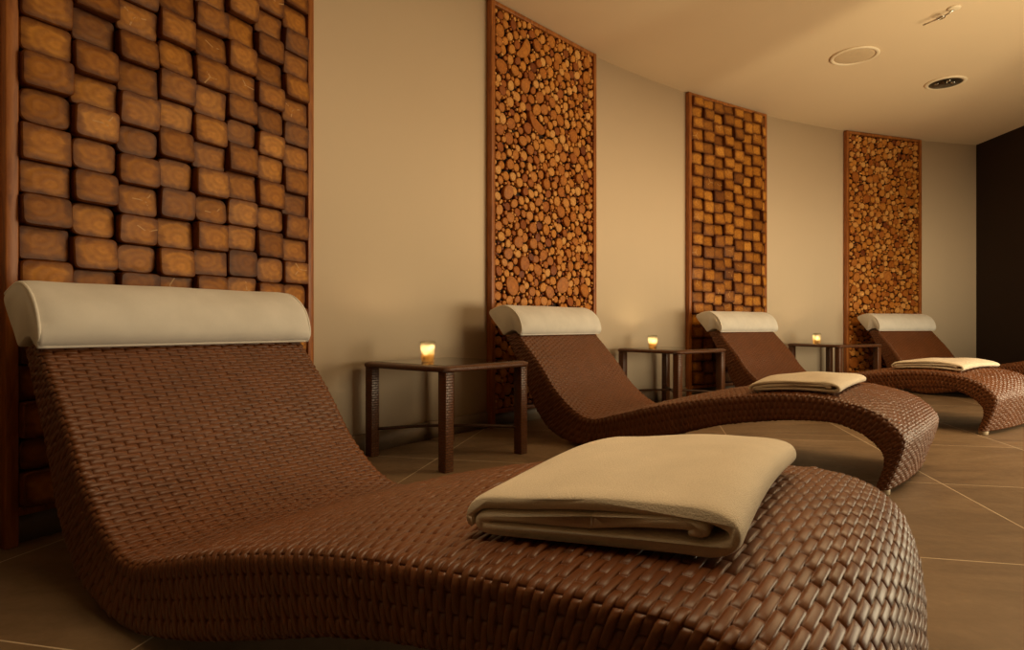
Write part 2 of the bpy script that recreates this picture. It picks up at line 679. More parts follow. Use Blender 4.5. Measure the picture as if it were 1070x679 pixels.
mb = MB()
mb.box(-5 * S, 11 * S, -5 * S, 13 * S, -0.2 * S, 0)
tag(mb.build('floor', M_FLOOR, smooth_shade=False), kind='structure')
mb = MB()
mb.box(-5 * S, 11 * S, -5 * S, 13 * S, H * S, (H + 0.2) * S)
tag(mb.build('ceiling', M_CEIL, smooth_shade=False), kind='structure')

# dark wall closing the room on the right
c0 = Vector((corner[0], corner[1]))
dirw = Vector((-0.035, -0.99)).normalized()
nrm = Vector((dirw.y, -dirw.x))        # away from the room
if nrm.x < 0:
    nrm = -nrm
e0, e1 = c0 - dirw * 0.3, c0 + dirw * 6.3
mb = MB()
vs = [e0, e1, e1 + nrm * 0.25, e0 + nrm * 0.25]
mb.add([(p.x * S, p.y * S, z * S) for z in (0, H) for p in vs],
       [(0, 1, 2, 3)[::-1], (4, 5, 6, 7), (0, 1, 5, 4), (1, 2, 6, 5), (2, 3, 7, 6), (3, 0, 4, 7)])
tag(mb.build('wall_right', M_DARKWALL, smooth_shade=False), kind='structure')

# ------------------------------------------------------------------ woven chaise longue
UPAIR = [(-.640, .935), (-.600, .897), (-.356, .645), (-.199, .45), (0, .295), (.169, .244), (.37, .292), (.706, .386), (1.159, .48), (1.557, .539),
         (1.839, .549), (2.013, .53), (2.177, .487), (2.275, .418), (2.33, .336), (2.315, .246), (2.284, .153), (2.24, .035)]
LPAIR = [(-.770, .893), (-.735, .840), (-.53, .50), (-.41, .26), (-.22, .085), (.10, .016), (.40, .06), (.78, .165), (1.22, .303), (1.58, .373),
         (1.82, .398), (1.97, .396), (2.09, .358), (2.165, .31), (2.215, .25), (2.226, .20), (2.212, .13), (2.18, .035)]
UNEAR = UPAIR[:7] + [(.706, .385), (1.159, .480), (1.557, .531), (1.839, .552), (2.000, .555), (2.110, .530), (2.180, .475), (2.215, .395), (2.228, .300), (2.222, .190), (2.205, .035)]
LNEAR = LPAIR[:7] + [(.78, .165), (1.22, .303), (1.56, .367), (1.79, .400), (1.93, .400), (2.02, .368), (2.065, .315), (2.095, .255), (2.105, .200), (2.110, .125), (2.110, .035)]
WID = 1.208
PITCH, PER = 0.0113 / S, 0.052 / S


def chaise_curves(tail=1.0):
    U, L = (np.array(UPAIR, float), np.array(LPAIR, float)) if tail == 1.0 else (np.array(UNEAR, float), np.array(LNEAR, float))
    return crom(U, 40), crom(L, 40)


def chaise_crown(s, tail=1.0):
    return 0.012 + (0.033 if tail == 1.0 else 0.040) * np.clip((s - 0.3) / 0.9, 0, 1)


def chaise_body(name, tail=1.0, fine=True):
    Uc, Lc = chaise_curves(tail)
    seg = np.hypot(*np.diff(Uc, axis=0).T)
    arc = np.concatenate([[0], np.cumsum(seg)])
    total = arc[-1]
    ncol = int(round(total / PITCH))
    pit = total / ncol
    fr = np.array([0.02, 0.09, 0.30, 0.70, 0.91, 0.98]) if fine else np.array([0.04, 0.25, 0.75, 0.96])
    uu = (np.arange(ncol)[:, None] + fr[None]).ravel() * pit
    col = np.repeat(np.arange(ncol), len(fr))
    fu = np.tile(fr, ncol)
    U = np.stack([np.interp(uu, arc, Uc[:, i]) for i in (0, 1)], 1)
    L = np.stack([np.interp(uu, arc, Lc[:, i]) for i in (0, 1)], 1)
    T = U - L
    th = np.hypot(*T.T)
    Tn = T / th[:, None]
    # cross-section loop: start mid top, towards +w, around
    rc = 0.024
    hw = WID / 2
    perim_top = WID - 2 * rc
    nper = int(round((WID + 0.02) / PER))
    per = WID / nper

    # loop parameter positions: fractions per half period; the sides take 3.5 periods whatever the thickness
    def positions(a, b):
        n0, n1 = int(math.floor(a / per)) - 1, int(math.ceil(b / per)) + 1
        ps = []
        for i in range(n0, n1):
            for h in (0, 0.5):
                for q in ((0.0, 0.02, 0.06, 0.2, 0.35, 0.46) if fine else (0.0, 0.03, 0.14, 0.40)):
                    ps.append((i + h + q) * per)
        return np.array([p for p in ps if a - 1e-9 <= p < b - 1e-9])
    side_per = 2
    tot_loop = 2 * nper + 2 * side_per          # in periods
    ph = positions(0, tot_loop * per) / per     # phase in periods
    # map phase to geometry: top [0,nper], far side [nper, nper+side], bottom, near side
    n_u, n_v = len(uu), len(ph)
    W = np.zeros((n_u, n_v))
    Hh = np.zeros((n_u, n_v))                    # 0..1 from L to U
    NW = np.zeros((n_u, n_v))
    NT_ = np.zeros((n_u, n_v))
    thc = th[:, None]
    rcs = np.minimum(rc, th * 0.45)[:, None]
    for j, p in enumerate(ph):
        if p < nper:
            f = p / nper
            x = -hw + f * WID
            W[:, j] = x
            Hh[:, j] = thc[:, 0]
            NT_[:, j] = 1
        elif p < nper + side_per:
            f = (p - nper) / side_per
            W[:, j] = hw
            Hh[:, j] = thc[:, 0] * (1 - f)
            NW[:, j] = 1
        elif p < 2 * nper + side_per:
            f = (p - nper - side_per) / nper
            W[:, j] = hw - f * WID
            Hh[:, j] = 0
            NT_[:, j] = -1
        else:
            f = (p - 2 * nper - side_per) / side_per
            W[:, j] = -hw
            Hh[:, j] = thc[:, 0] * f
            NW[:, j] = -1
    # round the corners: pull points near a corner onto an arc
    dx = np.clip(rcs - (hw - np.abs(W)), 0, None)
    top = Hh > thc * 0.5
    dz_ = np.where(top, np.clip(rcs - (thc - Hh), 0, None), np.clip(rcs - Hh, 0, None))
    both = (dx > 0) & (dz_ > 0)
    ln = np.maximum(dx, dz_)
    dd = np.hypot(dx, dz_)
    k = np.where(both & (dd > 0), ln / np.maximum(dd, 1e-9), 1.0)
    sx = np.sign(W)
    sz = np.where(top, 1.0, -1.0)
    nwx = np.where(both, sx * dx / np.maximum(dd, 1e-9), NW)
    nwz = np.where(both, sz * dz_ / np.maximum(dd, 1e-9), NT_)
    W2 = np.where(both, sx * (hw - rcs + dx * k), W)
    H2 = np.where(both, np.where(top, thc - rcs + dz_ * k, rcs - dz_ * k), Hh)
    # crown of the upper face
    cr = chaise_crown(U[:, 0], tail)[:, None] * (1 - (W2 / hw) ** 2) ** 0.8
    H2 = H2 + np.where(nwz > 0.3, cr, 0)
    # weave relief
    phase = (ph[None, :] + 0.5 * (col[:, None] % 2)) % 1.0
    x = np.abs(2 * phase - 1)
    hv = (1 - x ** 14) * 0.64 + 0.36 * (1 - x ** 2)
    hu = 1 - 0.55 * np.abs(2 * fu[:, None] - 1) ** 8
    jit = 1 + 0.14 * rng.standard_normal((ncol, int(tot_loop) + 2))
    cell = np.floor(ph[None, :] + 0.5 * (col[:, None] % 2)).astype(int)
    relief = (0.0080 if fine else 0.0095) * (hv * hu * jit[col[:, None], cell] - 0.6)
    W2 = W2 + relief * nwx
    H2 = H2 + relief * nwz
    P = np.zeros((n_u, n_v, 3))
    P[..., 0] = L[:, :1] + Tn[:, :1] * H2
    P[..., 1] = W2
    P[..., 2] = L[:, 1:] + Tn[:, 1:] * H2
    return grid_mesh(name, P * S, closed_v=True, cap=True)


CHAISES = [((-1.366, 2.087), -.624), ((.511, 5.117), -.734), ((2.998, 7.467), -.965), ((5.882, 9.075), -1.212)]


def frame_of(i):
    (x, y), a = CHAISES[i]
    d = Vector((math.cos(a), math.sin(a)))
    n = Vector((-d.y, d.x))
    o = Vector((x, y)) + n * WID / 2
    return o, d, n, a


def in_chaise(i, s, wc):
    """floor point of chaise i at length s and offset wc from its centre line"""
    o, d, n, a = frame_of(i)
    p = o + d * s + n * wc
    return p.x, p.y


def foot_mesh():
    mb_ = MB()
    mb_.lathe([(0.020, 0.0), (0.023, 0.004), (0.023, 0.020), (0.019, 0.027)], 16)
    return mb_.mesh('foot')


CH_LABEL = ['dark brown woven wave chaise longue nearest in front, its whole length filling the foreground',
            'dark brown woven chaise longue between the first and second side tables',
            'dark brown woven chaise longue before the narrow wood block panel, beige foot cap showing',
            'dark brown woven chaise longue farthest back at right, beside the dark wall']
me_near = chaise_body('chaise_body_near', 0.965)
me_far = chaise_body('chaise_body_far', 1.0, False)
me_foot = foot_mesh()
for m_ in (me_near, me_far):
    m_.materials.append(M_RATTAN)
me_foot.materials.append(M_FOOT)
for i in range(4):
    o, d, n, a = frame_of(i)
    root = empty('chaise_longue', (o.x * S, o.y * S, 0), a)
    tag(root, CH_LABEL[i], 'lounger', 'woven chaise longues along the curved wall')
    link('woven_body', me_near if i == 0 else me_far, None, root)
    tl = 0.965 if i == 0 else 1.0
    for sy in (-1, 1):
        ft = link('foot', me_foot, None, root, ((2.212 if i else 2.155) * S, sy * (WID / 2 - 0.06) * S, 0))
        ft['label'] = 'beige foot cap'

# ------------------------------------------------------------------ headrest cushions
HPROF = [(-.578, .915), (-.548, .955), (-.556, 1.02), (-.600, 1.095), (-.680, 1.155), (-.775, 1.183), (-.870, 1.165), (-.945, 1.135),
         (-.958, 1.105), (-.905, 1.04), (-.84, .975), (-.786, .916), (-.765, .918), (-.690, .948), (-.63, .946)]


def headrest():
    loop = crom_loop(HPROF, 8)
    c = loop.mean(0)
    n = len(loop)
    hw = WID / 2 + 0.012
    ys = np.concatenate([[-hw - 0.006, -hw, -hw + .012, -hw + .03, -hw + .06], np.linspace(-hw + .12, hw - .12, 26), [hw - .06, hw - .03, hw - .012, hw, hw + 0.006]])
    V = np.zeros((len(ys), n, 3))
    front = np.clip((loop[:, 0] + 0.86) / 0.2, 0, 1) * np.clip((loop[:, 1] - 0.93) / 0.08, 0, 1)
    for i, y in enumerate(ys):
        edge = min(1.0, (hw + 0.006 - abs(y)) / 0.075)
        puff = 1 - (1 - edge) ** 2.0
        sc = (0.90 + 0.10 * puff)
        L = c + (loop - c) * (1 - front[:, None] * (1 - sc)) * (0.93 if abs(y) > hw else 1.0)
        wr = 0.004 * np.sin(y * 23 + loop[:, 1] * 18) * front * (1 - edge * 0.7) + 0.003 * np.sin(y * 9 + loop[:, 0] * 14) * front
        V[i, :, 0] = L[:, 0] + wr
        V[i, :, 1] = y
        V[i, :, 2] = L[:, 1] + wr
    return grid_mesh('headrest_cushion', V * S, closed_v=True, cap=True)


def headrest_piping():
    mb_ = MB()
    hw = WID / 2 + 0.012
    arc = crom([(-.578, .915), (-.560, .955), (-.572, 1.02), (-.612, 1.09), (-.686, 1.147), (-.775, 1.173), (-.868, 1.157), (-.945, 1.132)], 8)
    pts = [(p[0] * S, -hw * S, p[1] * S) for p in arc[::-1]]
    pts += [(-.577 * S, y * S, .914 * S) for y in np.linspace(-hw + 0.03, hw - 0.03, 24)]
    pts += [(p[0] * S, hw * S, p[1] * S) for p in arc]
    mb_.tube(pts, 0.0042, 8)
    return mb_.mesh('piping')


me_hr, me_pp = headrest(), headrest_piping()
me_hr.materials.append(M_CUSH)
me_pp.materials.append(M_PIPE)
HR_LABEL = ['cream headrest cushion draped over the nearest chaise longue, before the wide block panel',
            'cream headrest cushion on the second chaise longue, below the tall log slice panel',
            'cream headrest cushion on the third chaise longue, below the narrow wood block panel',
            'cream headrest cushion on the farthest chaise longue, below the far log slice panel']
for i in range(4):
    o, d, n, a = frame_of(i)
    hr = link('headrest_cushion', me_hr, None, None, (o.x * S, o.y * S, 0), (0, 0, a))
    tag(hr, HR_LABEL[i], 'headrest', 'cream headrest cushions')
    link('piping', me_pp, None, hr)

# ------------------------------------------------------------------ side tables


def rounded_square(h, r, bow, n=10):
    """outline of a square of half side h with rounded corners and slightly bowed sides"""
    out = []
    for q in range(4):
        a0 = q * math.pi / 2
        ca, sa = math.cos(a0), math.sin(a0)
        pts = []
        for i in range(n + 1):                       # side at +x from y=-h+r to h-r
            t = -1 + 2 * i / n
            pts.append((h + bow * (1 - t * t), t * (h - r)))
        for i in range(1, 6):                        # corner
            b = math.pi / 2 * i / 6
            pts.append((h - r + r * math.cos(b), h - r + r * math.sin(b)))
        out += [(x * ca - y * sa, x * sa + y * ca) for x, y in pts]
    return out


TOPZ, RIMZ = 0.720, 0.680
TH = 0.462      # half side of the table top
LEGC = 0.402    # leg centre


def make_table():
    root = empty('side_table')
    mb_ = MB()
    prof = [(-0.016, RIMZ + 0.006), (-0.006, RIMZ), (0.0, RIMZ + 0.012), (0.0, RIMZ + 0.028), (-0.008, TOPZ - 0.006), (-0.024, TOPZ), (-0.060, TOPZ), (-0.063, TOPZ - 0.010), (-0.2, TOPZ - 0.010)]
    prof = [(-0.2, RIMZ + 0.006)] + prof
    rows = []
    for off, z in prof:
        rows.append([(x * S, y * S, z * S) for x, y in rounded_square(TH + off, max(0.02, 0.06 + off * 0.4), 0.012)])
    n = len(rows[0])
    vs = [p for r_ in rows for p in r_]
    fs = [(k * n + i, k * n + (i + 1) % n, (k + 1) * n + (i + 1) % n, (k + 1) * n + i) for k in range(len(rows) - 1) for i in range(n)]
    mb_.add(vs, fs)
    mb_.build('table_top', M_RIM, root)
    g = MB()
    rows = []
    for off, z in [(-0.063, TOPZ - 0.0095), (-0.063, TOPZ + 0.001), (-0.066, TOPZ + 0.003)]:
        rows.append([(x * S, y * S, z * S) for x, y in rounded_square(TH + off, 0.03, 0.012)])
    vs = [p for r_ in rows for p in r_]
    fs = [(k * n + i, k * n + (i + 1) % n, (k + 1) * n + (i + 1) % n, (k + 1) * n + i) for k in range(2) for i in range(n)]
    fs += [tuple(range(n - 1, -1, -1)), tuple(2 * n + i for i in range(n))]
    g.add(vs, fs)
    gl = g.build('glass_inset', M_GLASS_TOP, root, smooth_shade=False)
    gl['label'] = 'tinted glass inset'
    lm_ = MB()
    hwl = 0.038
    lm_.box(-hwl * S, hwl * S, -hwl * S, hwl * S, 0, (RIMZ + 0.008) * S, 0.004)
    lme = lm_.mesh('leg')
    for sx, sy in ((1, 1), (1, -1), (-1, 1), (-1, -1)):
        link('leg', lme, M_LEG, root, (sx * LEGC * S, sy * LEGC * S, 0))
    for s in (1, -1):
        st = MB()
        a = LEGC - 0.02
        pts = []
        for i in range(17):
            t = -1 + i / 8
            pts.append((a * t * S, a * t * s * S, (0.205 + 0.020 * (1 - t * t) + (0.0 if s > 0 else 0.001)) * S))
        st.tube(pts, 0.0075, 8)
        st.build('stretcher', M_BAR, root)
    return root


TABLES = [(-.500, 4.80, math.radians(50), 'dark woven side table with glass inset, nearest, between the first two chaise longues'),
          (1.90, 7.42, math.radians(37.5), 'dark woven side table in the middle, left of the narrow wood block panel'),
          (4.81, 9.30, math.radians(24), 'dark woven side table farthest back, left of the last chaise longue')]
proto = None
for x, y, r, lab in TABLES:
    if proto is None:
        t_ = proto = make_table()
    else:
        t_ = copy_tree(proto)
    t_.location = (x * S, y * S, 0)
    t_.rotation_euler = (0, 0, r)
    tag(t_, lab, 'side table', 'woven side tables')

# ------------------------------------------------------------------ candles in glasses


def glass_cup_material():
    m = bpy.data.materials.new('frosted_candle_glass')
    m.use_nodes = True
    t = m.node_tree
    k = NT(t)
    t.nodes.remove(t.nodes['Principled BSDF'])
    out = t.nodes['Material Output']
    tr = k.n('ShaderNodeBsdfTranslucent')
    tr.inputs['Color'].default_value = (1.0, 0.93, 0.80, 1)
    tp = k.n('ShaderNodeBsdfTransparent')
    tp.inputs['Color'].default_value = (1.0, 0.9, 0.72, 1)
    gl = k.n('ShaderNodeBsdfGlossy')
    gl.inputs['Roughness'].default_value = 0.15
    m1 = k.n('ShaderNodeMixShader')
    m1.inputs[0].default_value = 0.25
    t.links.new(tr.outputs[0], m1.inputs[1])
    t.links.new(tp.outputs[0], m1.inputs[2])
    fr = k.n('ShaderNodeFresnel')
    fr.inputs['IOR'].default_value = 1.35
    m2 = k.n('ShaderNodeMixShader')
    t.links.new(fr.outputs[0], m2.inputs[0])
    t.links.new(m1.outputs[0], m2.inputs[1])
    t.links.new(gl.outputs[0], m2.inputs[2])
    t.links.new(m2.outputs[0], out.inputs['Surface'])
    return m


def flame_material():
    m, t, b = new_mat('candle_flame')
    b.inputs['Base Color'].default_value = (1, 0.8, 0.4, 1)
    b.inputs['Emission Color'].default_value = (1.0, 0.66, 0.27, 1)
    b.inputs['Emission Strength'].default_value = 38
    return m


M_CUP, M_FLAME = glass_cup_material(), flame_material()


def make_candle():
    root = empty('candle_holder')
    c = MB()
    h = 0.150 * S
    r0, r1, th_ = 0.046 * S, 0.057 * S, 0.0016
    c.lathe([(r0 - 0.004, 0), (r0, 0.002), (r1, h), (r1 - th_, h), (r0 - th_, 0.012), (0.001, 0.010)], 32)
    c.build('glass_cup', M_CUP, root)
    wx = MB()
    wx.lathe([(0.001, 0.0110), (r0 - 0.0022, 0.0130), (r0 + 0.0016, 0.034), (r0 - 0.002, 0.036), (0.003, 0.034)], 24)
    wx.build('candle', M_WAX, root)
    fl = MB()
    fl.lathe([(0.0008, 0.038), (0.0042, 0.044), (0.0052, 0.050), (0.0034, 0.060), (0.0006, 0.070)], 12)
    fl.build('flame', M_FLAME, root)
    pl = bpy.data.lights.new('candle_light', 'POINT')
    pl.energy = 0.6
    pl.color = (1.0, 0.74, 0.38)
    pl.shadow_soft_size = 0.006
    po = bpy.data.objects.new('candle_light', pl)
    COL.objects.link(po)
    po.parent = root
    po.location = (0, 0, 0.074)
    return root


CANDLES = [(-.640, 4.72, 'lit tealight in a small glass on the nearest side table'),
           (1.705, 7.54, 'lit tealight in a small glass on the middle side table'),
           (4.555, 9.30, 'lit tealight in a small glass on the farthest side table')]
proto = None
for x, y, lab in CANDLES:
    if proto is None:
        t_ = proto = make_candle()
    else:
        t_ = copy_tree(proto)
    t_.location = (x * S, y * S, (TOPZ + 0.003) * S)
    tag(t_, lab, 'candle', 'tealights on the side tables')

# ------------------------------------------------------------------ folded towels


def towel_mesh(seed, width, depth, thick):
    """a towel folded in layers: a ribbon path (x along the fold, z up) swept over its depth"""
    r = np.random.default_rng(seed)
    t = 0.0245                       # layer thickness
    w_ = width
    path = [(w_ - .085, .034), (w_ - .06, .040), (w_ - .10, .046), (w_ - .25, .036), (w_ * .5, .034), (.10, .034), (.045, .031), (.028, .022), (.05, .013), (.12, .011), (w_ * .5, .011),
            (w_ - .12, .011), (w_ - .045, .013), (w_ - .010, .030), (w_ - .014, .050), (w_ - .06, .060), (w_ - .14, .0605), (w_ * .5, .0585), (.15, .057), (.055, .055), (.018, .046), (.004, .030), (.012, .015)]
    c = crom(path, 8)
    tg = np.gradient(c, axis=0)
    tg /= np.hypot(*tg.T)[:, None]
    nm = np.stack([-tg[:, 1], tg[:, 0]], 1)
    half = np.full(len(c), t / 2)
    ends = np.minimum(np.arange(len(c)), np.arange(len(c))[::-1])
    half = half * np.clip(np.sqrt((ends + 0.4) / 5), 0, 1)
    loop = np.vstack([c - nm * half[:, None], (c + nm * half[:, None])[::-1]])
    m = len(loop)
    ys = np.concatenate([[0, .004, .010, .020], np.linspace(.045, depth - .045, 22), [depth - .020, depth - .010, depth - .004, depth]])
    V = np.zeros((len(ys), m, 3))
    cl = np.vstack([c, c[::-1]])
    for i, y in enumerate(ys):
        e = min(y, depth - y)
        k = 1.0 if e > .02 else 0.55 + 0.45 * math.sqrt(max(e, 0) / .02)
        L = cl + (loop - cl) * k
        f = y / depth
        zf = thick + 0.05 * math.sin(f * 5 + seed) - 0.16 * f
        V[i, :, 0] = L[:, 0] + 0.005 * math.sin(f * 4.2 + seed)
        V[i, :, 1] = y + 0.006 * np.sin(L[:, 0] * 9 + seed)
        V[i, :, 2] = 0.0035 + L[:, 1] * zf + 0.003 * np.sin(L[:, 0] * 17 + f * 6 + seed) * (L[:, 1] > .03)
    return V


def deck_height(s, wc, tail):
    Uc, Lc = chaise_curves(tail)
    k = (Uc[:, 0] > 0.3) & (np.arange(len(Uc)) < int(len(Uc) * 0.80))
    z = np.interp(s, Uc[k, 0], Uc[k, 1])
    cr = chaise_crown(np.asarray(s), tail) * np.clip(1 - (wc / (WID / 2)) ** 2, 0, 1) ** 0.8
    return z + cr + (0.0085 if tail == 1.0 else 0.0065)


def place_towel(i, s0, w0, rot, width, depth, thick, seed, label):
    """near left corner of the towel at chaise coordinates (s0, w0 from the centre line)"""
    tail = 0.965 if i == 0 else 1.0
    V = towel_mesh(seed, width, depth, thick)
    ca, sa = math.cos(rot), math.sin(rot)
    s = s0 + V[..., 0] * ca - V[..., 1] * sa
    wc = w0 + V[..., 0] * sa + V[..., 1] * ca
    z = deck_height(s, wc, tail)
    V2 = np.stack([s - s0, wc - w0, z + V[..., 2] - z.mean()], -1)
    me = grid_mesh('folded_towel', V2 * S, closed_v=True, cap=True)
    me.materials.append(M_TOWEL)
    o, d, n, a = frame_of(i)
    p = o + d * s0 + n * w0
    ob = link('folded_towel', me, None, None, (p.x * S, p.y * S, z.mean() * S), (0, 0, a))
    tag(ob, label, 'towel', 'folded bath towels')
    return ob


place_towel(0, 1.48, -0.485, math.radians(5), 0.55, 0.75, 1.30, 3, 'folded cream towel on the nearest chaise longue, rolled end facing the camera')
place_towel(1, 1.42, -0.53, math.radians(1), 0.56, 0.68, 0.95, 5, 'folded cream towel on the second chaise longue, in front of the third backrest')
place_towel(2, 1.40, -0.50, math.radians(-2), 0.64, 0.84, 0.95, 8, 'folded cream towel farthest away, on the deck of the third chaise longue')

# ------------------------------------------------------------------ wall panels of wood


def piece(outline, d, seed, bevel, dome, tilt=(0, 0)):
    """a block or slice: outline in the panel's x,z plane, front at +y depth d; returns verts, faces, grain"""
    n = len(outline)
    vs, locs = [], []
    RX, RZ = max(abs(x) for x, z in outline), max(abs(z) for x, z in outline)
    for (sc, y, g) in ((1.0, 0.0, 1.35), (1.0, d - bevel, 1.10), (None, d, 0.99), (0.5, d + dome, 0.5)):
        for (x, z) in outline:
            if sc is None:
                q = 1 - bevel / max(1e-6, math.hypot(x, z)) * 1.0
                xx, zz = x * q, z * q
            else:
                xx, zz = x * sc, z * sc
            yy = y + (xx * tilt[0] + zz * tilt[1] if y > 0 else 0)
            vs.append((xx, yy, zz))
            hx = math.hypot(x, z)
            locs.append((x / RX, z / RZ, seed + 2 * (g > 1.2)) if g > 1.02 else (xx / RX * 0.98, zz / RZ * 0.98, seed))
    fs = []
    for k_ in range(3):
        for i in range(n):
            j = (i + 1) % n
            fs.append((k_ * n + i, k_ * n + j, (k_ + 1) * n + j, (k_ + 1) * n + i))
    vs.append((0, d + dome * 1.3, 0))
    locs.append((0, 0, seed))
    for i in range(n):
        fs.append((3 * n + i, 3 * n + (i + 1) % n, 4 * n))
    fs = [tuple(reversed(q)) for q in fs]
    return vs, fs, locs


def superellipse(a, b, e, n=24, rot=0.0):
    out = []
    for i in range(n):
        t = 2 * math.pi * i / n + rot
        c, s = math.cos(t), math.sin(t)
        out.append((a * math.copysign(abs(c) ** (2 / e), c), b * math.copysign(abs(s) ** (2 / e), s)))
    return out


def panel_root(name, px0, px1, label, cat, group):
    a0, a1 = wall_angle(px0), wall_angle(px1)
    p0, p1 = Vector(on_wall(a0)), Vector(on_wall(a1))
    mid = (p0 + p1) / 2
    t_ = (p1 - p0)
    width = t_.length
    rz = math.atan2(t_.y, t_.x) + math.pi           # local +y towards the room, local +x runs right to left
    root = empty(name, (mid.x * S, mid.y * S, 0), rz)
    tag(root, label, cat, group)
    return root, width


FD = 0.075       # frame depth
FW = 0.052       # frame face width
PB, PT = 0.135, H - 0.012


def panel_frame(root, width):
    hw = width / 2
    bk = MB()
    bk.box((-hw + 0.01) * S, (hw - 0.01) * S, -0.03 * S, 0.012 * S, PB * S, PT * S)
    bk.build('backing_board', M_BACK, root, smooth_shade=False)
    for sx in (-1, 1):
        m_ = MB()
        x0, x1 = (sx * hw, sx * (hw - FW)) if sx > 0 else (sx * (hw - FW), sx * hw)
        m_.box(min(x0, x1) * S, max(x0, x1) * S, 0.004 * S, FD * S, 0.0, PT * S, 0.003)
        fr = m_.build('frame_post', M_FRAME, root)
    for z0, z1 in ((PB, PB + FW * 0.8), (PT - FW * 0.8, PT)):
        m_ = MB()
        m_.box((-hw + FW) * S, (hw - FW) * S, 0.004 * S, (FD - 0.006) * S, z0 * S, z1 * S, 0.003)
        m_.build('frame_rail', M_FRAME, root)


def pieces_to_parts(root, pieces, name, mat, cam_xy):
    """pieces: (x, z, verts, faces, grain, tone, size). The 100 that show largest become parts, the rest one part."""
    pieces = sorted(pieces, key=lambda p: -p[6])
    rest = MB()
    for i, (x, z, vs, fs, lc, tone, size) in enumerate(pieces):
        if i < 100:
            m_ = MB()
            m_.add([(a * S, b * S, c * S) for a, b, c in vs], fs, lc, tone)
            m_.build(name, mat, root, (x * S, 0.010 * S, z * S), smooth_shade=False, attrs=True)
        else:
            rest.add([((a + x) * S, b * S + 0.010 * S, (c + z) * S) for a, b, c in vs], fs, lc, tone)
    if rest.v:
        o = rest.build(name, mat, root, smooth_shade=False, attrs=True)
        o['kind'] = 'stuff'


def block_panel(px0, px1, label, hidden_below, group, seed):
    r = random.Random(seed)
    root, width = panel_root('wood_block_panel', px0, px1, label, 'wall panel', group)
    panel_frame(root, width)
    hw = width / 2 - FW
    bw, bh = 0.213, 0.158
    ps = []
    ncol = int(math.ceil(2 * hw / bw))
    for c in range(ncol):
        # columns counted from the left as seen from the room (local +x is left)
        xl = hw - c * bw
        xr = max(-hw, xl - bw)
        w_ = xl - xr
        if w_ < 0.05:
            continue
        z = PB + FW * 0.8 + r.uniform(-0.02, 0.02)
        row = 0
        while z < PT - FW * 0.8 - 0.03:
            h_ = bh * r.uniform(0.93, 1.07)
            z1 = min(z + h_, PT - FW * 0.8)
            hh = z1 - z
            proud = (row + c) % 2 == 0
            d = (0.092 if proud else 0.062) + r.uniform(-0.010, 0.010)
            e = r.choice([4.0, 4.5, 6, 8, 10, 14, 18])
            if proud:
                e = max(e, 7)
            out = superellipse(w_ / 2 * 0.992, hh / 2 * 0.992, e, 36)
            vs, fs, lc = piece(out, d, r.random(), 0.006, 0.003, (r.uniform(-.07, .07), r.uniform(-.10, .10)))
            tone = min(1, max(0, r.gauss(0.50, 0.21)))
            size = w_ * hh * (10 if z > hidden_below else 1)
            ps.append(((xl + xr) / 2, (z + z1) / 2, vs, fs, lc, tone, size * r.uniform(0.99, 1.01)))
            z = z1
            row += 1
    pieces_to_parts(root, ps, 'wood_block', M_BLOCK, None)
    return root


